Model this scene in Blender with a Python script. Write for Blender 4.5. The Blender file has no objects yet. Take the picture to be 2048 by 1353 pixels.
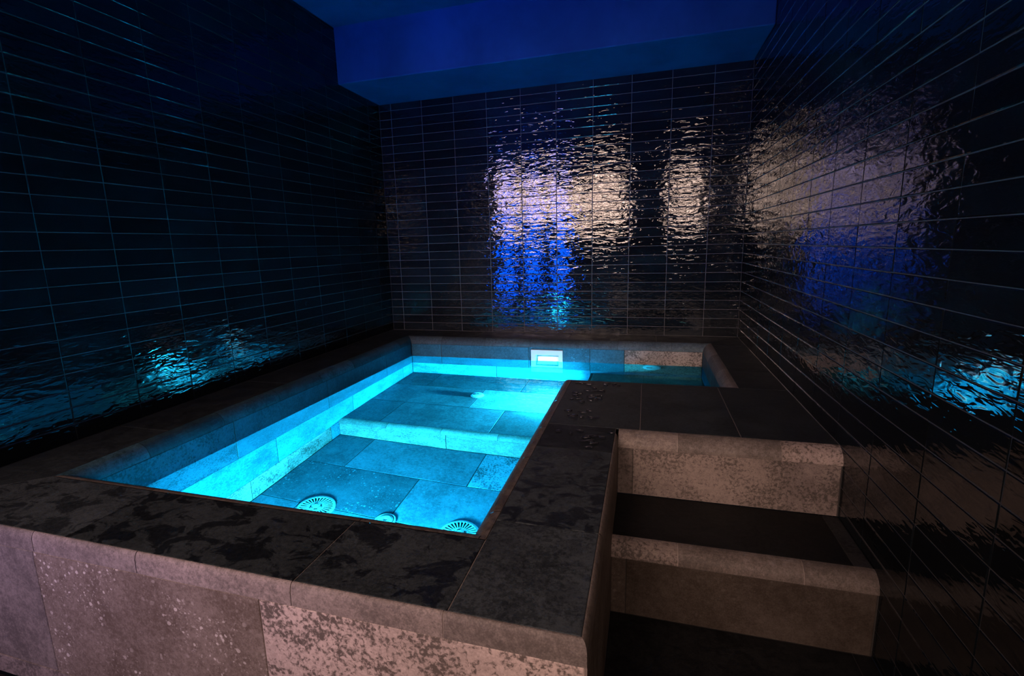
import bpy, math, random
from mathutils import Vector, Matrix
random.seed(7)
sc = bpy.context.scene
COL = sc.collection
V = Vector

# ------------------------------------------------------------------ levels (metres, floor = 0)
W = 3.078          # room width
DECK = 0.54        # pool rim height
WATER = 0.367
BENCH = -0.205
PFLOOR = -0.455
STEPTOP = 0.05     # entry step under water
TREAD = 0.275
CEIL = 3.01
BEAMZ = 2.600
ROW = 0.074204
TU = 0.30          # tile length
ROW0 = 1.43        # height of tile row line 0

# ------------------------------------------------------------------ node helpers
class NT:
    def __init__(s, name):
        s.m = bpy.data.materials.new(name); s.m.use_nodes = True
        s.t = s.m.node_tree; s.t.nodes.clear()
        s.out = s.t.nodes.new('ShaderNodeOutputMaterial')
    def n(s, typ, ins=None, **kw):
        nd = s.t.nodes.new('ShaderNode' + typ)
        for k, v in kw.items(): setattr(nd, k, v)
        for k, v in (ins or {}).items():
            if hasattr(v, 'bl_idname') or isinstance(v, bpy.types.NodeSocket): s.t.links.new(v, nd.inputs[k])
            else: nd.inputs[k].default_value = v
        return nd
    def math(s, op, a, b=0.0, c=0.0, clamp=False):
        nd = s.t.nodes.new('ShaderNodeMath'); nd.operation = op; nd.use_clamp = clamp
        for i, v in enumerate((a, b, c)):
            if isinstance(v, bpy.types.NodeSocket): s.t.links.new(v, nd.inputs[i])
            else: nd.inputs[i].default_value = v
        return nd.outputs[0]
    def vmath(s, op, a, b):
        nd = s.t.nodes.new('ShaderNodeVectorMath'); nd.operation = op
        for i, v in enumerate((a, b)):
            if isinstance(v, bpy.types.NodeSocket): s.t.links.new(v, nd.inputs[i])
            else: nd.inputs[i].default_value = v
        return nd.outputs[0]
    def mix(s, f, a, b, mode='MIX'):
        nd = s.t.nodes.new('ShaderNodeMix'); nd.data_type = 'RGBA'; nd.blend_type = mode
        for i, v in ((0, f), (6, a), (7, b)):
            if isinstance(v, bpy.types.NodeSocket): s.t.links.new(v, nd.inputs[i])
            else: nd.inputs[i].default_value = v
        return nd.outputs[2]
    def smooth(s, v, a, b, lo=0.0, hi=1.0):
        nd = s.t.nodes.new('ShaderNodeMapRange'); nd.interpolation_type = 'SMOOTHSTEP'
        s.t.links.new(v, nd.inputs[0])
        for i, x in ((1, a), (2, b), (3, lo), (4, hi)): nd.inputs[i].default_value = x
        return nd.outputs[0]
    def noise(s, vec, scale, detail=4.0, rough=0.55, dist=0.0):
        nd = s.n('TexNoise', {'Vector': vec, 'Scale': scale, 'Detail': detail, 'Roughness': rough, 'Distortion': dist})
        return nd.outputs[0]
    def surf(s, sh): s.t.links.new(sh, s.out.inputs['Surface'])

def rgb(r, g, b): return (r, g, b, 1.0)

# ------------------------------------------------------------------ materials
def mat_stone():
    k = NT('slate_stone')
    pos = k.n('NewGeometry').outputs['Position']
    a = k.n('Attribute', attribute_name='slab')            # tone, speck, mottle
    seed = a.outputs['Alpha']
    sep = k.n('SeparateColor', {'Color': a.outputs['Color']})
    tone, speck, mot = sep.outputs[0], sep.outputs[1], sep.outputs[2]
    b = k.n('Attribute', attribute_name='slab_b')          # wet, warm, cool tint (paints blue glow into rim and basin)
    sepb = k.n('SeparateColor', {'Color': b.outputs['Color']})
    wetv, warm = sepb.outputs[0], sepb.outputs[1]
    off = k.n('CombineXYZ', {'X': k.math('MULTIPLY', seed, 37.3), 'Y': k.math('MULTIPLY', seed, 17.1), 'Z': k.math('MULTIPLY', seed, 53.7)}).outputs[0]
    p = k.vmath('ADD', pos, off)
    cloud = k.noise(p, 5.0, 7, 0.62, 0.4)
    fine = k.noise(p, 55.0, 5, 0.7)
    grain = k.noise(p, 240.0, 2, 0.6)
    f = k.math('ADD', k.math('MULTIPLY', cloud, 0.42), k.math('ADD', k.math('MULTIPLY', fine, 0.36), k.math('MULTIPLY', grain, 0.26)))
    f = k.smooth(f, 0.40, 0.66)
    base = k.mix(f, rgb(0.092, 0.077, 0.070), rgb(0.215, 0.178, 0.160))
    base = k.mix(warm, base, k.mix(f, rgb(0.110, 0.078, 0.056), rgb(0.230, 0.182, 0.148)))
    # mottled (light crystals between dark flakes)
    m1 = k.noise(p, 85.0, 5, 0.66, 0.4); m2 = k.noise(p, 9.0, 3, 0.5)
    mm = k.math('ADD', m1, k.math('MULTIPLY', k.math('SUBTRACT', m2, 0.5), 0.5))
    mk = k.math('MULTIPLY', k.smooth(mm, 0.37, 0.55), k.math('MULTIPLY_ADD', f, 0.5, 0.62), clamp=True)
    mcol = k.mix(mk, rgb(0.10, 0.08, 0.068), rgb(0.50, 0.39, 0.345))
    base = k.mix(mot, base, mcol)
    # white fossil specks
    vo = k.n('TexVoronoi', {'Vector': k.vmath('ADD', p, k.vmath('MULTIPLY', k.n('TexNoise', {'Vector': p, 'Scale': 90.0}).outputs[1], (0.008, 0.008, 0.008))), 'Scale': 62.0, 'Randomness': 1.0})
    cell = k.n('SeparateColor', {'Color': vo.outputs['Color']})
    rad = k.math('MULTIPLY', k.math('POWER', cell.outputs[0], 2.4), 0.50)
    d = k.math('SUBTRACT', rad, vo.outputs['Distance'])
    spot = k.smooth(d, 0.0, 0.10)
    patch = k.smooth(k.noise(p, 4.5, 3, 0.5), 0.40, 0.62)
    patch = k.math('MULTIPLY_ADD', patch, 0.85, 0.12)
    spot = k.math('MULTIPLY', k.math('MULTIPLY', spot, patch), speck)
    sm = k.smooth(k.noise(p, 120.0, 2, 0.5), 0.60, 0.70)
    spot2 = k.math('MULTIPLY', k.math('MULTIPLY', sm, speck), k.math('MULTIPLY', patch, 0.5))
    spot = k.math('MAXIMUM', spot, spot2)
    base = k.mix(spot, base, rgb(0.50, 0.44, 0.39))
    # water film
    wn = k.noise(k.vmath('MULTIPLY', p, (1.0, 1.35, 1.0)), 11.0, 7, 0.62, 0.8)
    wet = k.math('MULTIPLY', k.smooth(wn, 0.49, 0.56), wetv, clamp=True)
    tn = k.n('CombineColor', {0: tone, 1: tone, 2: tone}).outputs[0]
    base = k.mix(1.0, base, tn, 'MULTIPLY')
    base = k.mix(sepb.outputs[2], base, k.mix(1.0, base, rgb(0.20, 0.95, 1.5), 'MULTIPLY'))  # blue water glow put into rim and basin colour; elsewhere only cooled
    base = k.mix(wet, base, k.mix(1.0, base, rgb(0.33, 0.33, 0.36), 'MULTIPLY'))
    rough = k.math('MULTIPLY_ADD', wet, -0.22, 0.55)
    bh = k.math('ADD', k.math('MULTIPLY', fine, 0.5), k.math('MULTIPLY', grain, 0.3))
    bmp = k.n('Bump', {'Height': bh, 'Strength': 0.35, 'Distance': 0.003})
    sh = k.n('BsdfPrincipled', {'Base Color': base, 'Roughness': rough, 'Normal': bmp.outputs[0], 'IOR': 1.4, 'Specular IOR Level': 0.2})
    k.surf(sh.outputs[0]); return k.m

def mat_tile():
    k = NT('black_glazed_tile')
    pos = k.n('NewGeometry').outputs['Position']
    a = k.n('Attribute', attribute_name='slab')
    sep = k.n('SeparateColor', {'Color': a.outputs['Color']})
    seed = a.outputs['Alpha']
    off = k.n('CombineXYZ', {'X': k.math('MULTIPLY', seed, 91.3), 'Y': k.math('MULTIPLY', seed, 47.1), 'Z': k.math('MULTIPLY', seed, 71.7)}).outputs[0]
    p = k.vmath('ADD', k.vmath('MULTIPLY', pos, (0.55, 0.55, 1.7)), off)
    w1 = k.noise(p, 9.0, 2, 0.5, 0.5)
    w2 = k.noise(p, 24.0, 2, 0.5, 0.6)
    h = k.math('ADD', k.math('MULTIPLY', w1, 1.0), k.math('MULTIPLY', w2, 0.80))
    bmp = k.n('Bump', {'Height': h, 'Strength': 1.0, 'Distance': TILE_BUMP})
    c = k.noise(p, 6.0, 3, 0.6)
    col = k.mix(k.math('MULTIPLY', c, sep.outputs[0]), rgb(0.003, 0.004, 0.005), rgb(0.012, 0.018, 0.023))
    sh = k.n('BsdfPrincipled', {'Base Color': col, 'Roughness': 0.035, 'IOR': 1.54, 'Normal': bmp.outputs[0]})
    k.surf(sh.outputs[0]); return k.m
TILE_BUMP = 0.0022

def mat_simple(name, col, rough, spec=0.5, noise_scale=80.0, var=0.15, bump=0.0, metal=0.0):
    k = NT(name)
    pos = k.n('NewGeometry').outputs['Position']
    nz = k.noise(pos, noise_scale, 4, 0.6)
    c = k.mix(nz, rgb(*[x * (1 - var) for x in col]), rgb(*[x * (1 + var) for x in col]))
    ins = {'Base Color': c, 'Roughness': rough, 'Specular IOR Level': spec, 'Metallic': metal}
    if bump:
        ins['Normal'] = k.n('Bump', {'Height': nz, 'Strength': 0.4, 'Distance': bump}).outputs[0]
    k.surf(k.n('BsdfPrincipled', ins).outputs[0]); return k.m

def mat_plaster():
    k = NT('blue_light_tinted_plaster')
    pos = k.n('NewGeometry').outputs['Position']
    a = k.noise(pos, 2.2, 5, 0.6, 0.4); b = k.noise(pos, 120.0, 3, 0.6)
    c = k.mix(k.smooth(a, 0.3, 0.7), rgb(0.016, 0.060, 0.16), rgb(0.024, 0.085, 0.22))  # the blue wash of light is put into the plaster colour
    bm = k.n('Bump', {'Height': k.math('ADD', a, k.math('MULTIPLY', b, 0.06)), 'Strength': 0.4, 'Distance': 0.004})
    k.surf(k.n('BsdfPrincipled', {'Base Color': c, 'Roughness': 0.7, 'Specular IOR Level': 0.08, 'Normal': bm.outputs[0]}).outputs[0]); return k.m

def mat_water():
    k = NT('clear_pool_water')
    pos = k.n('NewGeometry').outputs['Position']
    h = k.noise(pos, 3.2, 2, 0.45, 0.3)
    b = k.n('Bump', {'Height': h, 'Strength': 1.0, 'Distance': 0.0008})
    k.surf(k.n('BsdfGlass', {'Color': rgb(0.22, 0.93, 1.0), 'Roughness': 0.0, 'IOR': 1.333, 'Normal': b.outputs[0]}).outputs[0]); return k.m

def mat_drop():
    k = NT('water_film')
    pos = k.n('NewGeometry').outputs['Position']
    h = k.noise(pos, 60.0, 2)
    b = k.n('Bump', {'Height': h, 'Strength': 0.3, 'Distance': 0.002})
    k.surf(k.n('BsdfPrincipled', {'Base Color': rgb(0.012, 0.012, 0.016), 'Roughness': 0.05, 'IOR': 1.33, 'Normal': b.outputs[0]}).outputs[0]); return k.m

STONE = mat_stone(); TILE = mat_tile()
GROUT = mat_simple('grey_grout', (0.11, 0.11, 0.11), 0.6, 0.3)
SGROUT = mat_simple('dark_stone_grout', (0.035, 0.032, 0.03), 0.7, 0.2)
LGROUT = mat_simple('pale_stone_grout', (0.26, 0.21, 0.185), 0.7, 0.2)
PLASTER = mat_plaster(); WATERM = mat_water(); DROP = mat_drop()
WHITE = mat_simple('white_pool_plastic', (0.72, 0.74, 0.74), 0.28, 0.5, 40.0, 0.04)
DARK = mat_simple('dark_recess', (0.008, 0.009, 0.010), 0.7, 0.2)  # near-black; also paints the shade inside slots, groove and drain bottom
STEEL = mat_simple('grey_drain_plastic', (0.42, 0.45, 0.46), 0.4, 0.4, 60.0, 0.08)

# ------------------------------------------------------------------ mesh collector
class MB:
    def __init__(s): s.v = []; s.f = []; s.m = []; s.a = []; s.b = []
    def face(s, pts, mat=0, a=(1, 0, 0, 0), b=(0, 0, 0, 0), flip=False):
        i = len(s.v); s.v += [tuple(p) for p in pts]
        ix = list(range(i, i + len(pts)))
        s.f.append(ix[::-1] if flip else ix); s.m.append(mat); s.a.append(a); s.b.append(b)
    def build(s, name, mats, parent=None, merge=False, smooth=False):
        me = bpy.data.meshes.new(name); me.from_pydata(s.v, [], s.f)
        for m in mats: me.materials.append(m)
        me.polygons.foreach_set('material_index', s.m)
        for nm, dat in (('slab', s.a), ('slab_b', s.b)):
            at = me.attributes.new(nm, 'FLOAT_COLOR', 'FACE')
            at.data.foreach_set('color', [c for t in dat for c in t])
        if merge:
            import bmesh
            bm = bmesh.new(); bm.from_mesh(me); bmesh.ops.remove_doubles(bm, verts=bm.verts, dist=1e-5)
            bmesh.ops.recalc_face_normals(bm, faces=bm.faces); bm.to_mesh(me); bm.free()
        if smooth:
            for p in me.polygons: p.use_smooth = True
        me.update()
        o = bpy.data.objects.new(name, me); COL.objects.link(o)
        if parent: o.parent = parent
        return o

def inset(poly, d):
    # convex CCW polygon, inset by d
    n = len(poly); out = []
    for i in range(n):
        p0, p1, p2 = V(poly[i - 1]), V(poly[i]), V(poly[(i + 1) % n])
        e1 = (p1 - p0).normalized(); e2 = (p2 - p1).normalized()
        n1 = V((-e1.y, e1.x)); n2 = V((-e2.y, e2.x))
        den = 1 + n1.dot(n2)
        out.append(p1 + (n1 + n2) * (d / max(den, 0.2)))
    return out

class Frame:
    """a plane: origin o, axes u, v and outward normal u x v"""
    def __init__(s, o, u, v): s.o = V(o); s.u = V(u); s.v = V(v); s.n = s.u.cross(s.v)
    def p(s, q, d=0.0): return s.o + s.u * q[0] + s.v * q[1] + s.n * d

def at(tone=1.0, speck=0.0, mottle=0.0, seed=None): return (tone, speck, mottle, random.random() if seed is None else seed)

def slab(mb, fr, poly, a, b=(0, 0, 0, 0), gap=0.0012, bev=0.0016, mat=0, tilt=None, depth=0.004):
    if len(poly) == 4 and not hasattr(poly[0], '__len__'):
        u0, u1, v0, v1 = poly; poly = [(u0, v0), (u1, v0), (u1, v1), (u0, v1)]
    o = inset(poly, gap); i = inset(poly, gap + bev); n = len(poly)
    t = tilt or [0.0] * n
    A = [fr.p(q, -depth) for q in o]; B = [fr.p(q, -bev * 0.9 + t[k]) for k, q in enumerate(o)]; C = [fr.p(q, t[k]) for k, q in enumerate(i)]
    mb.face(C, mat, a, b)
    for k in range(n):
        j = (k + 1) % n
        mb.face([B[k], B[j], C[j], C[k]], mat, a, b)
        mb.face([A[k], A[j], B[j], B[k]], mat, a, b)

def backing(mb, fr, u0, u1, v0, v1, d=-0.0026, mat=1):
    mb.face([fr.p((u0, v0), d), fr.p((u1, v0), d), fr.p((u1, v1), d), fr.p((u0, v1), d)], mat)

def nosing(mb, path, z, r_h, r_v, inward, joints, attrs, mitre0=0.0, mitre1=0.0, b=(0, 0, 0, 0), seg=8, skirt=0.0):
    """quarter-round edge: path = (p0, p1) on the deck plane, inward = horizontal unit vector the nose grows along."""
    p0, p1 = V(path[0]), V(path[1]); L = (p1 - p0).length; d = (p1 - p0) / L; inw = V(inward)
    cuts = [0.0] + sorted(j for j in joints if 0.01 < j < L - 0.01) + [L]
    prof = [(r_h * math.sin(math.pi / 2 * k / seg), -r_v * (1 - math.cos(math.pi / 2 * k / seg))) for k in range(seg + 1)]
    if skirt: prof.append((r_h, -r_v - skirt))
    gap = 0.0011
    for c in range(len(cuts) - 1):
        s0, s1 = cuts[c], cuts[c + 1]
        a = attrs[c % len(attrs)]; a = (a[0], a[1], a[2], random.random())
        first, last = c == 0, c == len(cuts) - 2
        rows = []
        for (h, zz) in prof:
            e0 = s0 + (h * mitre0 if first else gap); e1 = s1 + (-h * mitre1 if last else -gap)
            q0 = p0 + d * e0 + inw * h; q1 = p0 + d * e1 + inw * h
            rows.append((V((q0.x, q0.y, z + zz)), V((q1.x, q1.y, z + zz))))
        for k in range(len(rows) - 1):
            pts = [rows[k][0], rows[k][1], rows[k + 1][1], rows[k + 1][0]]
            nrm = (pts[1] - pts[0]).cross(pts[2] - pts[0])
            mid = inw + V((0, 0, 1))
            mb.face(pts, 0, a, b, flip=nrm.dot(mid) < 0)
        if not last:   # dark joint just under the surface
            for k in range(len(rows) - 1):
                q = [rows[k][1] - inw * .0015 - V((0, 0, .0015)), rows[k][1] + d * gap * 2 - inw * .0015 - V((0, 0, .0015)),
                     rows[k + 1][1] + d * gap * 2 - inw * .0015 - V((0, 0, .0015)), rows[k + 1][1] - inw * .0015 - V((0, 0, .0015))]
                mb.face(q, 1)

def empty(name, loc=(0, 0, 0)):
    o = bpy.data.objects.new(name, None); COL.objects.link(o); o.location = loc; o.empty_display_size = 0.1
    return o
def tag(o, label=None, cat=None, group=None, kind=None):
    for k, v in (('label', label), ('category', cat), ('group', group), ('kind', kind)):
        if v: o[k] = v
    return o
def keep_world(o, parent):
    o.parent = parent; o.matrix_parent_inverse = Matrix.Translation(-parent.location)
    return o

# ------------------------------------------------------------------ tiled walls
def tile_wall(name, fr, ulines, u0, u1, v0, v1, label):
    mb = MB()
    us = [u0] + [u for u in ulines if u0 + 0.004 < u < u1 - 0.004] + [u1]
    vs = []
    k = -60
    while k < 60:
        z = ROW0 - k * ROW
        if v0 + 0.004 < z < v1 - 0.004: vs.append(z)
        k += 1
    vs = [v0] + sorted(vs) + [v1]
    for i in range(len(us) - 1):
        for j in range(len(vs) - 1):
            tv = random.uniform(-.00042, .00042); tu = random.uniform(-.0005, .0005); o = random.uniform(-.0004, .0003)
            t = [o - tu - tv, o + tu - tv, o + tu + tv, o - tu + tv]
            slab(mb, fr, (us[i], us[i + 1], vs[j], vs[j + 1]), (random.uniform(0.3, 1.2), 0, 0, random.random()), gap=0.0014, bev=0.0022, tilt=t)
    backing(mb, fr, u0, u1, v0, v1, -0.0022)
    o = mb.build(name, [TILE, GROUT])
    tag(o, label, 'wall', kind='structure'); return o

YL, YR = -3.72, -4.05
fb = Frame((0, 0, 0), (1, 0, 0), (0, 0, 1))                # normal = -Y
tile_wall('wall_back', fb, [0.1162 + TU * k for k in range(0, 11)], 0, W, DECK - .01, BEAMZ + .02, 'black glazed tile wall at the far end above the pool')
fl = Frame((0, YL, 0), (0, 1, 0), (0, 0, 1))               # u from YL to 0 ; normal +X
tile_wall('wall_left', fl, [(-0.2018 - TU * k) - YL for k in range(12, -1, -1)], 0, -YL, DECK - .01, CEIL, 'black glazed tile wall along the left side of the pool')
fr_ = Frame((W, 0, 0), (0, -1, 0), (0, 0, 1))              # u = -Y ; normal -X
tile_wall('wall_right', fr_, [(1.9326 - TU * k) for k in range(6, -8, -1)], 0, -YR, 0, CEIL, 'black glazed tile wall beside the stone steps')

# ------------------------------------------------------------------ ceiling, beam, floor, room behind the camera
def box(mb, x0, x1, y0, y1, z0, z1, mat=0, a=(1, 0, 0, 0)):
    c = [V((x, y, z)) for z in (z0, z1) for y in (y0, y1) for x in (x0, x1)]
    for q in ((0, 2, 3, 1), (4, 5, 7, 6), (0, 1, 5, 4), (2, 6, 7, 3), (0, 4, 6, 2), (1, 3, 7, 5)): mb.face([c[i] for i in q], mat, a)
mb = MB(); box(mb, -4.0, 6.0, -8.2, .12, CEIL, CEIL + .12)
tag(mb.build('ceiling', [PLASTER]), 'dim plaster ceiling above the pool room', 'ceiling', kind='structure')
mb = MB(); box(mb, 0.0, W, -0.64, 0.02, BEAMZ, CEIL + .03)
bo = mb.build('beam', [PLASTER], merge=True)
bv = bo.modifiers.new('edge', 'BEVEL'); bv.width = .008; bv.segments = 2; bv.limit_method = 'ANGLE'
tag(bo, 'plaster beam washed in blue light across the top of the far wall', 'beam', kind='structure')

ff = Frame((0, 0, 0), (1, 0, 0), (0, 1, 0))
mb = MB()
ys = [-2.70, -3.48, -4.30, -5.10, -5.90, -6.70, -7.50, -8.0]
for j in range(len(ys) - 1):
    xs = [2.264, 3.024, 3.078] if j == 0 else [-3.9, -3.1, -2.3, -1.5, -.7, .1, .9, 1.7, 2.264, 3.024, 3.078] if j == 1 else [-3.9, -3.1, -2.3, -1.5, -.7, .1, .9, 1.7, 2.5, 3.3, 4.1, 4.9, 5.9]
    for i in range(len(xs) - 1):
        slab(mb, ff, (xs[i], xs[i + 1], ys[j + 1], ys[j]), at(.08), (.4, 0, .25, 0))
backing(mb, ff, -3.9, 5.9, -8.0, -3.48); backing(mb, ff, 2.264, W, -3.48, -2.69)
tag(mb.build('floor', [STONE, SGROUT]), 'dark stone slab floor at the foot of the steps', 'floor', kind='structure')
mb = MB()
box(mb, -4.0, 6.0, -8.2, -8.0, -.05, CEIL + .05)
tag(mb.build('wall_front', [DARK]), 'dark wall of the hall opposite the pool', 'wall', kind='structure')

# ------------------------------------------------------------------ the plunge pool
pool = empty('plunge_pool', (1.13, -2.2, 0))
tag(pool, 'raised slate plunge pool with rounded rim, filled with glowing blue water', 'pool')
P = lambda o: keep_world(o, pool)
X0, X1, X2 = 0.36, 1.905, 2.785          # basin faces
Y0, Y1, Y2 = -3.125, -1.475, -0.36
E = 0.06                                  # rim radius
DX0, DX1, DX2 = X0 - E, X1 + E - .006, X2 + E   # deck edges
DY0, DY1, DY2 = Y0 - E, Y1 - E, Y2 + E
FX, FY = 2.264, -3.475                    # outer corner of the deck block
SIDE_R = 0.012
fd = Frame((0, 0, DECK), (1, 0, 0), (0, 1, 0))

# deck slabs (top of the rim)
mb = MB()
T = .30
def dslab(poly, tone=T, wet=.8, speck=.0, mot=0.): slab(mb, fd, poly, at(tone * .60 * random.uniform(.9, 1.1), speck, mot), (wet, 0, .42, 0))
FE = FY + SIDE_R; SE = FX - SIDE_R
yl = [FE, -2.72, -1.92, -1.12, DY2]
dslab([(0, FE), (DX0, DY0), (DX0, -2.72), (0, -2.72)], .26, .3)
for j in range(1, 4): dslab((0, DX0, yl[j], yl[j + 1]), .24, .3)
dslab((0, DX0, DY2, 0), .24, .3)
for x0, x1 in ((DX0, .95), (.95, 1.75), (1.75, 2.45)): dslab((x0, x1, DY2, 0), .30, .5)
dslab([(2.45, DY2), (DX2, DY2), (W, 0), (2.45, 0)], .28, .2)
dslab([(DX2, -.38), (W, -.38), (W, 0), (DX2, DY2)], .28, .2)
dslab((DX2, W, -1.16, -.38), .27, .2); dslab((DX2, W, DY1, -1.16), .24, .2)
NY = -2.265                               # joint between deck slabs and stair nosing
dslab((DX1, 2.35, NY, DY1), .36, .25, 0, .1); dslab((2.35, 2.74, NY, DY1), .34, .15); dslab((2.74, W, NY, DY1), .26, .1)
dslab((DX1, SE, -2.525, NY), .18, .5)
dslab((DX1, SE, -3.083, -2.525), .42, 1., .1, .22)
dslab((DX1, SE, FE, -3.083), .42, .35, .1, .35)
dslab((1.557, DX1, FE, DY0), .36, 1., .1, .25)
dslab((.785, 1.557, FE, DY0), .36, 1., .1, .15)
dslab([(0, FE), (.785, FE), (.785, DY0), (DX0, DY0)], .44, .8, .1, .2)
backing(mb, fd, 0, DX0, FE, 0); backing(mb, fd, DX0, W, DY2, 0); backing(mb, fd, DX2, W, DY1, DY2)
backing(mb, fd, DX1, W, NY, DY1); backing(mb, fd, DX1, SE, FE, NY); backing(mb, fd, DX0, DX1, FE, DY0)
P(mb.build('deck', [STONE, LGROUT]))

# rim (rounded inner edge)
mb = MB()
att = lambda *ts: [(t, 0., m, 0) for t, m in ts]
RIM = att((.40, .3), (.30, .1), (.38, .2), (.33, .1))
nosing(mb, ((DX0, DY0, 0), (DX0, DY2, 0)), DECK, E, E, (1, 0, 0), [.32, .72, 1.12, 1.52, 1.90, 2.28, 2.62], RIM, 1, 1, (.2, 0, .8, 0))  # strong blue tint paints in the glow from the water
nosing(mb, ((DX0, DY2, 0), (DX2, DY2, 0)), DECK, E, E, (0, -1, 0), [.35, .75, 1.15, 1.55, 1.86, 2.26], att((.42, .2), (.38, .1), (.44, .2), (.42, .1), (.5, .1), (.66, .2), (.8, .1)), 1, 1, (0, 0, .5, 0))  # weaker blue tint, same painted glow; tones grow paler to the right
nosing(mb, ((DX2, DY2, 0), (DX2, DY1, 0)), DECK, E, E, (-1, 0, 0), [.4, .8], att((.75, .1), (.65, 0)), 1, 1)
nosing(mb, ((DX2, DY1, 0), (DX1, DY1, 0)), DECK, E, E, (0, 1, 0), [.09, .47], att((.5, 0), (.45, 0)), 1, -1)
nosing(mb, ((DX1, DY1, 0), (DX1, DY0, 0)), DECK, E, E, (-1, 0, 0), [.38, .77, 1.10, 1.5], att((.45, .2), (.5, .1), (.42, .3)), -1, 1, (.5, .2, 0, 0))
nosing(mb, ((DX1, DY0, 0), (DX0, DY0, 0)), DECK, E, E, (0, 1, 0), [.02, .39, .79, 1.19], att((.55, .1), (.5, .3)), 1, 1)
P(mb.build('rim', [STONE, SGROUT], smooth=False))
mb = MB()
nosing(mb, ((0, FE, 0), (SE, FE, 0)), DECK, SIDE_R, .03, (0, -1, 0), [.36, .66, 1.06, 1.557, 1.952], att((1.15, .15), (1.05, 0), (1.1, .1), (1.15, .2)), 0, -1, (0, .1, 0, 0), seg=6, skirt=.030)
nosing(mb, ((SE, FE, 0), (SE, NY - .06, 0)), DECK, SIDE_R, .03, (1, 0, 0), [.38, .95], att((.9, 0), (.8, .1)), -1, 0, (0, .3, 0, 0), seg=6, skirt=.030)
P(mb.build('outer_edge', [STONE, LGROUT]))

# outer cladding
mb = MB()
fF = Frame((0, FY, 0), (1, 0, 0), (0, 0, 1))
slab(mb, fF, (-.16, .65, .07, .48), at(1.0, .05, .0, .11), (0, .0, 0, 0))
slab(mb, fF, (.65, 1.459, .07, .48), at(.92, 1., .0, .37), (0, .75, 0, 0))
slab(mb, fF, (1.459, FX - .004, .07, .48), at(1.05, .1, .95, .62), (0, .1, 0, 0))
for x0, x1, m in ((-.16, .30, .1), (.30, 1.06, .35), (1.06, 1.86, .1), (1.86, FX - .004, .3)): slab(mb, fF, (x0, x1, 0, .07), at(.8, .2, m))
backing(mb, fF, -.16, FX, 0, .48)
fS = Frame((FX, 0, 0), (0, 1, 0), (0, 0, 1))
slab(mb, fS, (FY + .003, -2.325, 0, .48), at(.75, 0, 0), (0, .6, 0, 0))
backing(mb, fS, FY, -2.30, 0, .48)
P(mb.build('cladding', [STONE, LGROUT]))

# basin walls
NB = DECK - E
R1 = .117
mb = MB()
def basin_face(fr, rows):
    for (v0, v1, us, ats) in rows:
        for i in range(len(us) - 1):
            t, s_, m = ats[i % len(ats)]
            slab(mb, fr, (us[i], us[i + 1], v0, v1), at(t * (.85 if m > .7 else .72 if v0 == R1 else 1.25), s_, m), (0, 0, 0 if m > .7 else 1, 0), depth=.003, gap=.0024)  # blue pool glow tinted into all but the mottled slabs
        backing(mb, fr, us[0], us[-1], v0, v1, -.002)
fL = Frame((X0, 0, 0), (0, 1, 0), (0, 0, 1))     # +X, u = Y
basin_face(fL, [(R1, NB, [Y0, -2.41, -1.617, -.824, Y2], [(.55, 0, .5), (.8, 0, .15), (1.0, 0, 0), (1.0, 0, 0)]),  # upper two rows darken toward the front: lamp fall-off put into tone
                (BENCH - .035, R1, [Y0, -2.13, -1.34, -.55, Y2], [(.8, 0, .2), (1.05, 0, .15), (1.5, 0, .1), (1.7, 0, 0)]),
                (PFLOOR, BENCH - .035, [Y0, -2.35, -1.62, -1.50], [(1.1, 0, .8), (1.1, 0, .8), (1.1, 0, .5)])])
fB = Frame((0, Y2, 0), (1, 0, 0), (0, 0, 1))     # -Y
SKX0, SKX1, SKZ0, SKZ1 = 1.490, 1.694, .217, .424
basin_face(fB, [(R1, NB, [X0, .647, 1.433], [(1.1, 0, 0), (1.05, .1, 0)]),
                (R1, NB, [1.94, 2.211, X2], [(1.0, .5, 0), (1.0, 0, .75)]),
                (BENCH, R1, [X0, 1.149, 1.945, X2], [(1.6, 0, .4), (1.5, 0, 0), (1.0, 0, 0)])])
sa = at(.68, .5, 0)
for q in ((1.4342, SKX0, R1, NB), (SKX1, 1.9388, R1, NB), (SKX0, SKX1, R1, SKZ0), (SKX0, SKX1, SKZ1, NB)):
    slab(mb, fB, q, sa, (0, 0, 1, 0), gap=0.0, bev=.0003, depth=.003)  # painted blue glow on the skimmer surround too
fR = Frame((X2, 0, 0), (0, -1, 0), (0, 0, 1))
basin_face(fR, [(R1, NB, [-Y2, .9, -Y1], [(.9, 0, 0)]), (STEPTOP, R1, [-Y2, -Y1], [(.9, 0, 0)])])
fA = Frame((0, Y1, 0), (-1, 0, 0), (0, 0, 1))    # +Y
basin_face(fA, [(R1, NB, [-X2, -2.2, -X1], [(.9, 0, 0)]), (STEPTOP, R1, [-X2, -X1], [(.9, 0, 0)])])
fI = Frame((X1, 0, 0), (0, -1, 0), (0, 0, 1))    # -X face of the arm
basin_face(fI, [(R1, NB, [-Y1, 2.27, -Y0], [(1., 0, .1)]), (PFLOOR, R1, [-Y1, 1.9, 2.7, -Y0], [(1.2, 0, .1)])])
fN = Frame((0, Y0, 0), (-1, 0, 0), (0, 0, 1))    # +Y face of the front wall
basin_face(fN, [(R1, NB, [-X1, -1.1, -X0], [(1., 0, .1)]), (PFLOOR, R1, [-X1, -.7, -X0], [(1.2, 0, .1)])])
P(mb.build('basin_wall', [STONE, SGROUT]))

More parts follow.
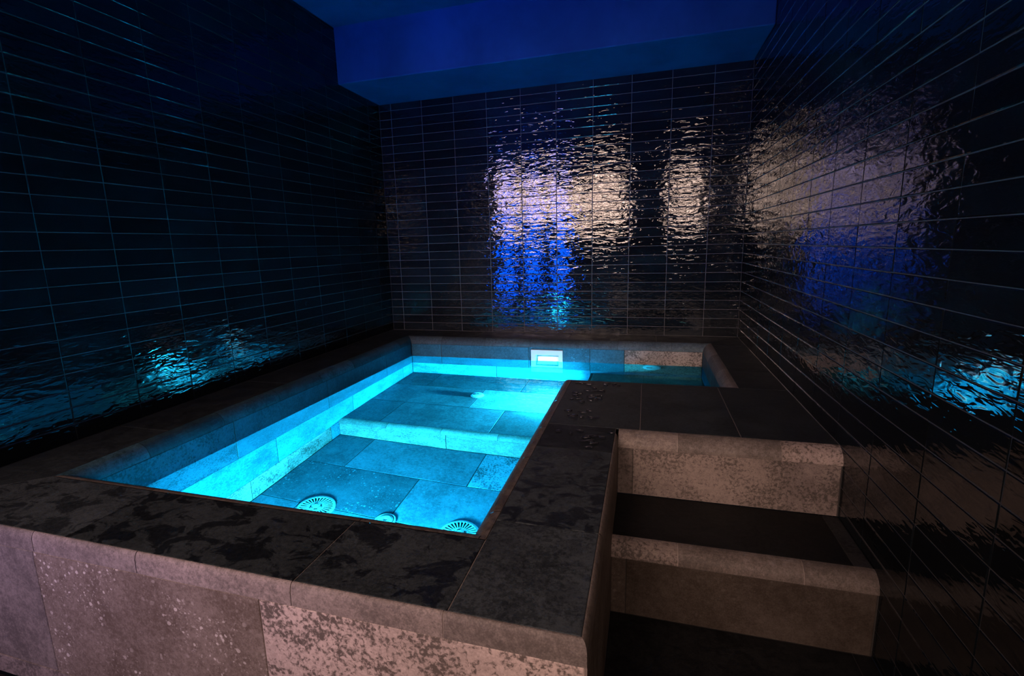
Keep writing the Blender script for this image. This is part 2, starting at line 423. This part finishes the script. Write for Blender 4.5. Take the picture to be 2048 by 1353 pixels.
# basin floor
mb = MB()
fPF = Frame((0, 0, PFLOOR), (1, 0, 0), (0, 1, 0))
for (v0, v1, us, ats) in ((-1.90, -1.53, [X0, .63, 1.42, X1], [(.95, 0, 0), (1.35, .1, 0), (1.15, 0, .85)]),
                          (-2.29, -1.90, [X0, 1.13, X1], [(.70, .7, 0), (1.25, .15, 0)]),
                          (Y0, -2.29, [X0, .612, 1.40, X1], [(.9, 0, 0), (1.1, 0, 0), (1.0, .1, 0)])):
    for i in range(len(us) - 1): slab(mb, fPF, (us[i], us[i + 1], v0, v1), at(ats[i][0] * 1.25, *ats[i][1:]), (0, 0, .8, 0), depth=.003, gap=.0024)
backing(mb, fPF, X0, X1, Y0, -1.53, -.002)
P(mb.build('basin_floor', [STONE, SGROUT]))

# bench under water with its rounded front edge
BR = .05
mb = MB()
fBe = Frame((0, 0, BENCH), (1, 0, 0), (0, 1, 0))
SX = 1.95                                 # riser of the entry step
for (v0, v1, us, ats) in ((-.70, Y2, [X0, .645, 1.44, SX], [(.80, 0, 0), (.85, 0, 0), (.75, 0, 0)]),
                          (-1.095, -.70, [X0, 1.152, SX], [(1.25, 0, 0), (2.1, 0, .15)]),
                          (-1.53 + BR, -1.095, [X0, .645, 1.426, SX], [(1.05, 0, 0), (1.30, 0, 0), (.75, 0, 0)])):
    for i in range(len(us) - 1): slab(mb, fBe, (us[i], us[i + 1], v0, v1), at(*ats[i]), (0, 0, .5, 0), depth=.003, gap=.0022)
backing(mb, fBe, X0, SX, -1.53 + BR, Y2, -.002)
fBr = Frame((0, -1.53, 0), (1, 0, 0), (0, 0, 1))
slab(mb, fBr, (X0, 1.148, PFLOOR, BENCH - BR), at(1.3, .1, .35), depth=.003, gap=.0022); slab(mb, fBr, (1.148, X1, PFLOOR, BENCH - BR), at(1.35, 0, .15), depth=.003, gap=.0022)
backing(mb, fBr, X0, X1, PFLOOR, BENCH - BR, -.002)
bench = P(mb.build('bench', [STONE, SGROUT]))
mb = MB()
nosing(mb, ((X0, -1.53 + BR, 0), (X1, -1.53 + BR, 0)), BENCH, BR, BR, (0, -1, 0), [.36, .75, 1.134], att((1.5, 0), (1.8, 0), (1.9, 0), (1.6, 0)))
no = mb.build('bench_nosing', [STONE, SGROUT]); no.parent = bench
# entry step in the corner alcove
mb = MB()
fSt = Frame((0, 0, STEPTOP), (1, 0, 0), (0, 1, 0))
for x0, x1 in ((SX + .03, 2.36), (2.36, X2)): slab(mb, fSt, (x0, x1, Y1, Y2), at(.9), depth=.003)
backing(mb, fSt, SX, X2, Y1, Y2, -.002)
fSr = Frame((SX, 0, 0), (0, -1, 0), (0, 0, 1))
slab(mb, fSr, (-Y2, -Y1, BENCH, STEPTOP - .03), at(1.2), depth=.003); backing(mb, fSr, -Y2, -Y1, BENCH, STEPTOP, -.002)
est = P(mb.build('entry_step', [STONE, SGROUT]))
mb = MB()
nosing(mb, ((SX + .03, Y1, 0), (SX + .03, Y2, 0)), STEPTOP, .03, .03, (-1, 0, 0), [.4, .8], att((1.1, 0),))
no = mb.build('step_nosing', [STONE, SGROUT]); no.parent = est

# ------------------------------------------------------------------ stone steps up to the rim
steps = empty('stone_steps', (2.67, -2.6, 0))
tag(steps, 'two slate steps with rounded pale edges between the pool and the right wall', 'steps')
S = lambda o: keep_world(o, steps)
RY1, RY2, SR = -2.325, -2.70, .06
mb = MB()
nosing(mb, ((FX, NY, 0), (W, NY, 0)), DECK, SR, SR, (0, -1, 0), [.234, .611], [(.95, 0, .1, 0), (.82, .1, 0, 0), (.85, .1, .7, 0)], 0, 0, (0, .1, 0, 0))
S(mb.build('nosing', [STONE, LGROUT]))
mb = MB()
fr1 = Frame((0, RY1, 0), (1, 0, 0), (0, 0, 1))
slab(mb, fr1, (FX, 2.325, TREAD, DECK - SR), at(.5, 0, .3)); slab(mb, fr1, (2.325, W - .004, TREAD, DECK - SR), at(.64, .0, .5))
backing(mb, fr1, FX, W, TREAD, DECK - SR)
S(mb.build('riser', [STONE, SGROUT]))
mb = MB()
ft = Frame((0, 0, TREAD), (1, 0, 0), (0, 1, 0))
slab(mb, ft, (FX, 3.024, RY2 + .055, RY1), at(.08), (.3, 0, .25, 0)); slab(mb, ft, (3.024, W, RY2 + .055, RY1), at(.13, 0, .4), (.2, 0, .25, 0))
backing(mb, ft, FX, W, RY2 + .055, RY1)
S(mb.build('tread', [STONE, SGROUT]))
mb = MB()
nosing(mb, ((FX, RY2 + .055, 0), (W, RY2 + .055, 0)), TREAD, .055, .055, (0, -1, 0), [.224, .608], [(.62, 0, .6, 0), (.66, .1, .1, 0), (.76, .1, 0, 0)], 0, 0, (0, .2, 0, 0))
S(mb.build('nosing', [STONE, LGROUT]))
mb = MB()
fr2 = Frame((0, RY2, 0), (1, 0, 0), (0, 0, 1))
slab(mb, fr2, (FX, 2.316, 0, TREAD - .055), at(.34, .3, .1), (0, .7, 0, 0)); slab(mb, fr2, (2.316, W - .004, 0, TREAD - .055), at(.30, .15, 0), (0, .8, 0, 0))
backing(mb, fr2, FX, W, 0, TREAD - .055)
S(mb.build('riser', [STONE, SGROUT]))

# ------------------------------------------------------------------ water
mb = MB()
e = .0015
def grid(x0, x1, y0, y1, nx, ny):
    for i in range(nx):
        for j in range(ny):
            xa, xb = x0 + (x1 - x0) * i / nx, x0 + (x1 - x0) * (i + 1) / nx
            ya, yb = y0 + (y1 - y0) * j / ny, y0 + (y1 - y0) * (j + 1) / ny
            mb.face([(xa, ya, WATER), (xb, ya, WATER), (xb, yb, WATER), (xa, yb, WATER)])
grid(X0 - e, X1 + e, Y0 - e, Y1, 6, 6); grid(X0 - e, X1 + e, Y1, Y2 + e, 6, 4); grid(X1 + e, X2 + e, Y1 - e, Y2 + e, 3, 4)
wo = mb.build('pool_water', [WATERM])
tag(wo, 'still clear blue water filling the slate plunge pool', 'water', kind='stuff')

# ------------------------------------------------------------------ lathe-like fittings
def disc(mb, rings, n=40, mat=0):
    """rings: list of (radius, height); caps closed at the centre"""
    for k in range(len(rings) - 1):
        (r0, h0), (r1, h1) = rings[k], rings[k + 1]
        for i in range(n):
            a0, a1 = 2 * math.pi * i / n, 2 * math.pi * (i + 1) / n
            q = lambda r, a, h: (r * math.cos(a), r * math.sin(a), h)
            if r1 < 1e-6: mb.face([q(r0, a0, h0), q(r0, a1, h0), (0, 0, h1)], mat)
            elif r0 < 1e-6: mb.face([(0, 0, h0), q(r1, a1, h1), q(r1, a0, h1)], mat)
            else: mb.face([q(r0, a0, h0), q(r0, a1, h0), q(r1, a1, h1), q(r1, a0, h1)], mat)

def slotted(mb, r_in, r_out, n, frac, h, th, rim):
    """flat annulus of n bars with open slots between them"""
    for i in range(n):
        a0 = 2 * math.pi * i / n; a1 = a0 + 2 * math.pi / n * (1 - frac)
        q = lambda r, a, z: (r * math.cos(a), r * math.sin(a), z)
        w = 0.5 * (a0 + a1)
        pts = [(r_in, a0), (r_out, a0 + (a1 - a0) * .10), (r_out, a1 - (a1 - a0) * .10), (r_in, a1)]
        top = [q(r, a, h) for r, a in pts]; bot = [q(r, a, h - th) for r, a in pts]
        mb.face(top)
        for k in range(4): mb.face([bot[k], bot[(k + 1) % 4], top[(k + 1) % 4], top[k]])

def drain(loc, label):
    t = empty('floor_drain', loc); tag(t, label, 'drain', 'slotted drain covers on the pool floor')
    mb = MB(); disc(mb, [(.101, 0), (.101, .006), (.098, .009), (.086, .011), (.086, .003)], 48)
    mb.build('outer_ring', [STEEL], t, True)
    mb = MB(); slotted(mb, .042, .087, 28, .52, .011, .008, 0)
    mb.build('slotted_grate', [STEEL], t)
    mb = MB(); disc(mb, [(.088, .002), (0, .002)], 40)
    mb.build('sump', [DARK], t)
    mb = MB(); disc(mb, [(.043, .003), (.043, .011), (.034, .012), (.034, .008), (.030, .008), (.030, .012), (.022, .013), (.022, .009), (.018, .009), (.018, .0135), (0, .0145)], 36)
    h = mb.build('hub', [STEEL], t, True)
    mb = MB()
    for k in range(4):
        a = k * math.pi / 2 + .5
        for s_ in (.012,):
            x, y = .026 * math.cos(a), .026 * math.sin(a)
            fr = Frame((x, y, .0136), (math.cos(a + 1.57), math.sin(a + 1.57), 0), (-math.sin(a + 1.57), math.cos(a + 1.57), 0))
            mb.face([fr.p((-.009, -.003)), fr.p((.009, -.003)), fr.p((.009, .003)), fr.p((-.009, .003))])
    mb.build('screw_slot', [DARK], h)
    return t
drain((.721, -2.305, PFLOOR), 'pale round slotted drain cover on the dark speckled pool floor slab')
drain((1.520, -2.290, PFLOOR), 'pale round slotted drain cover in the front corner of the pool beside the stair-side rim')

t = empty('floor_jet', (1.122, -2.296, PFLOOR)); tag(t, 'small ringed floor fitting in the pool midway between the two slotted drains', 'jet')
mb = MB(); disc(mb, [(.056, 0), (.056, .005), (.052, .008), (.044, .008), (.044, .003)], 40); mb.build('flange', [STEEL], t, True)
mb = MB(); disc(mb, [(.045, .002), (0, .002)], 40); mb.build('groove', [DARK], t)
mb = MB(); disc(mb, [(.040, .002), (.040, .011), (.030, .014), (.012, .014), (.010, .008), (0, .008)], 36); mb.build('cap', [STEEL], t, True)

t = empty('bench_jet', (1.136, -.842, BENCH)); tag(t, 'bright white round jet cap standing on the underwater bench', 'jet')
mb = MB(); disc(mb, [(.052, 0), (.052, .006), (.046, .012), (.040, .014)], 40); mb.build('flange', [WHITE], t)
mb = MB(); disc(mb, [(.040, .010), (.040, .034), (.036, .040), (.014, .042), (.012, .034), (0, .034)], 36); mb.build('cap', [WHITE], t)
mb = MB(); fr = Frame((-.018, -.012, .0425), (.8, .6, 0), (-.6, .8, 0)); mb.face([fr.p((-.014, -.005)), fr.p((.014, -.005)), fr.p((.014, .005)), fr.p((-.014, .005))]); mb.build('nozzle_slot', [DARK], t)

t = empty('return_inlet', (2.42, Y2, .290)); t.rotation_euler = (math.pi / 2, 0, 0)
tag(t, 'round return inlet on the pool back wall below the mottled slab', 'inlet')
mb = MB(); disc(mb, [(.068, 0), (.068, .006), (.060, .012), (.034, .014), (.032, .006)], 40); mb.build('flange', [STEEL], t)
mb = MB(); disc(mb, [(.033, .004), (.030, .012), (.014, .013), (.012, .006), (0, .006)], 36); mb.build('eyeball', [STEEL], t)
mb = MB(); fr = Frame((-.02, 0, .0145), (1, 0, 0), (0, 1, 0)); mb.face([fr.p((-.022, -.007)), fr.p((.022, -.007)), fr.p((.022, .007)), fr.p((-.022, .007))]); mb.build('nozzle_slot', [DARK], t)

# ------------------------------------------------------------------ skimmer
t = empty('skimmer', (1.59, Y2, .32)); tag(t, 'white square skimmer mouth set in the pool back wall at the waterline', 'skimmer')
ox, oz = 1.59, .32
def frame_face(mb, x0, x1, z0, z1, ix0, ix1, iz0, iz1, y, yb, back):
    O = [(x0, z0), (x1, z0), (x1, z1), (x0, z1)]; I = [(ix0, iz0), (ix1, iz0), (ix1, iz1), (ix0, iz1)]
    f = lambda q, yy: (q[0] - ox, yy, q[1] - oz)
    for k in range(4):
        j = (k + 1) % 4
        mb.face([f(O[k], y), f(O[j], y), f(I[j], y), f(I[k], y)])
        mb.face([f(O[k], yb), f(O[j], yb), f(O[j], y), f(O[k], y)])
        mb.face([f(I[k], y), f(I[j], y), f(I[j], back), f(I[k], back)])
mb = MB(); frame_face(mb, 1.457, 1.722, .180, .461, 1.497, 1.687, .224, .417, -.014, 0.0, -.0095)
fo = mb.build('faceplate', [WHITE], t, True); bv = fo.modifiers.new('edge', 'BEVEL'); bv.width = .003; bv.segments = 2; bv.limit_method = 'ANGLE'
mb = MB()
q = lambda x, y, z: (x - ox, y, z - oz)
TD = .13
a_, b_, c_, d_ = 1.4905, 1.6935, .2175, .4235
mb.face([q(a_, TD, c_), q(b_, TD, c_), q(b_, TD, d_), q(a_, TD, d_)])
mb.face([q(a_, 0, c_), q(b_, 0, c_), q(b_, TD, c_), q(a_, TD, c_)])
mb.face([q(a_, TD, d_), q(b_, TD, d_), q(b_, 0, d_), q(a_, 0, d_)])
mb.face([q(a_, 0, c_), q(a_, TD, c_), q(a_, TD, d_), q(a_, 0, d_)])
mb.face([q(b_, TD, c_), q(b_, 0, c_), q(b_, 0, d_), q(b_, TD, d_)])
mb.build('throat', [WHITE], t)
mb = MB()
A_ = [(1.503, .012, .226), (1.682, .012, .226), (1.682, .050, .392), (1.503, .050, .392)]
B_ = [(x, y + .006, z - .001) for x, y, z in A_]
mb.face([q(*p) for p in A_]); mb.face([q(*p) for p in B_[::-1]])
for k in range(4): mb.face([q(*A_[k]), q(*B_[k]), q(*B_[(k + 1) % 4]), q(*A_[(k + 1) % 4])])
mb.build('weir_flap', [WHITE], t, True)

# ------------------------------------------------------------------ spilt water on the rim
mb = MB()
def blob(x, y, sx, sy, rot, h):
    n = 14; ph = [random.uniform(.7, 1.25) for _ in range(n)]
    ring = lambda s_, z: [(x + math.cos(rot) * sx * s_ * ph[i] * math.cos(2 * math.pi * i / n) - math.sin(rot) * sy * s_ * ph[i] * math.sin(2 * math.pi * i / n),
                           y + math.sin(rot) * sx * s_ * ph[i] * math.cos(2 * math.pi * i / n) + math.cos(rot) * sy * s_ * ph[i] * math.sin(2 * math.pi * i / n), DECK + z) for i in range(n)]
    a, b_, c_ = ring(1, .0003), ring(.85, h * .8), ring(.5, h)
    for i in range(n):
        j = (i + 1) % n
        mb.face([a[i], a[j], b_[j], b_[i]]); mb.face([b_[i], b_[j], c_[j], c_[i]])
    mb.face(c_)
for i in range(46):
    v = random.random() ** 1.2
    blob(1.985 + random.random() * (.15 if v > .15 else .28) + .02, -1.56 - v * .62, random.uniform(.008, .024), random.uniform(.004, .009), random.uniform(-.5, .5), random.uniform(.003, .006))
for i in range(12):
    blob(random.uniform(2.0, 2.24), random.uniform(-2.50, -2.32), random.uniform(.008, .03), random.uniform(.004, .009), random.uniform(-.4, .4), random.uniform(.003, .005))
tag(mb.build('water_drops', [DROP], None, True, True), 'scattered water drops on the dark rim corner of the pool', 'water drops', kind='stuff')

# ------------------------------------------------------------------ lights
def area(name, loc, rot, sx, sy, col, power, shape='RECTANGLE', spread=math.pi):
    l = bpy.data.lights.new(name, 'AREA'); l.shape = shape; l.size = sx; l.size_y = sy; l.color = col; l.energy = power; l.spread = spread
    o = bpy.data.objects.new(name, l); COL.objects.link(o); o.location = loc; o.rotation_euler = rot; return o
RX = math.pi / 2
WARM = (1.0, .69, .57)
LW = 3.7
def warm(x0, x1, z0, z1, y=-6.5, k=1.0, yaw=0.0):
    A = (x1 - x0) * (z1 - z0)
    area('hall_lamp', ((x0 + x1) / 2, y, (z0 + z1) / 2), (RX - math.radians(20), 0, math.radians(yaw)), x1 - x0, z1 - z0, WARM, LW * k * A * math.pi, spread=math.radians(57))
for zc in (1.88, 2.20, 2.54):
    warm(-.75, 1.95, zc - .075, zc + .075, yaw=-7, k=1.78); warm(2.75, 3.7, zc - .075, zc + .075, yaw=4, k=1.33)
BL = 1.7
for bx in (-.65, -.05, .55):
    area('blue_hall_lamp', (bx, -6.7, 1.45), (RX + math.radians(12), 0, math.radians(-8)), .26, 2.9, (.0, .09, 1.0), BL * 1.6 * 2.9 * math.pi / 3, spread=math.radians(56))
POOLC = (.07, .66, 1.0)
area('pool_lamp_front', (1.12, Y0 + .03, -.23), (RX, 0, 0), .16, .16, POOLC, 170, 'DISK')
pl = bpy.data.lights.new('pool_fill_light', 'POINT'); pl.color = POOLC; pl.energy = 26; pl.shadow_soft_size = .05  # unseen added fill light; brightens the basin near its front wall
po = bpy.data.objects.new('pool_fill_light', pl); COL.objects.link(po); po.location = (1.12, Y0 + .16, -.16)
area('pool_lamp_step', (SX - .03, -.87, -.085), (0, RX, 0), .10, .10, POOLC, 150, 'DISK')

w = bpy.data.worlds.new('world'); sc.world = w; w.use_nodes = True
w.node_tree.nodes['Background'].inputs[0].default_value = (.004, .004, .006, 1); w.node_tree.nodes['Background'].inputs[1].default_value = .5

# ------------------------------------------------------------------ camera
R = [[0.957925, 0.285541, -0.029094], [0.025251, -0.184812, -0.98245], [-0.285906, 0.940378, -0.184246]]
cam = bpy.data.cameras.new('camera'); co = bpy.data.objects.new('camera', cam); COL.objects.link(co)
rx, ry, rz = V(R[0]), -V(R[1]), -V(R[2])
co.matrix_world = Matrix(((rx.x, ry.x, rz.x, 2.35768), (rx.y, ry.y, rz.y, -4.35330), (rx.z, ry.z, rz.z, 1.43 - .10493), (0, 0, 0, 1)))
cam.sensor_width = 36; cam.lens = 1000.59 * 36 / 2048
cam.shift_x = (1024 - 989.8) / 2048; cam.shift_y = (678.14 - 676.5) / 2048
cam.clip_start = .02
sc.camera = co

sc.view_settings.view_transform = 'Standard'
sc.view_settings.look = 'None'
sc.cycles.use_denoising = True
sc.cycles.max_bounces = 12; sc.cycles.transmission_bounces = 8; sc.cycles.glossy_bounces = 6; sc.cycles.diffuse_bounces = 5
sc.cycles.sample_clamp_indirect = 6.0
sc.cycles.blur_glossy = 0.0
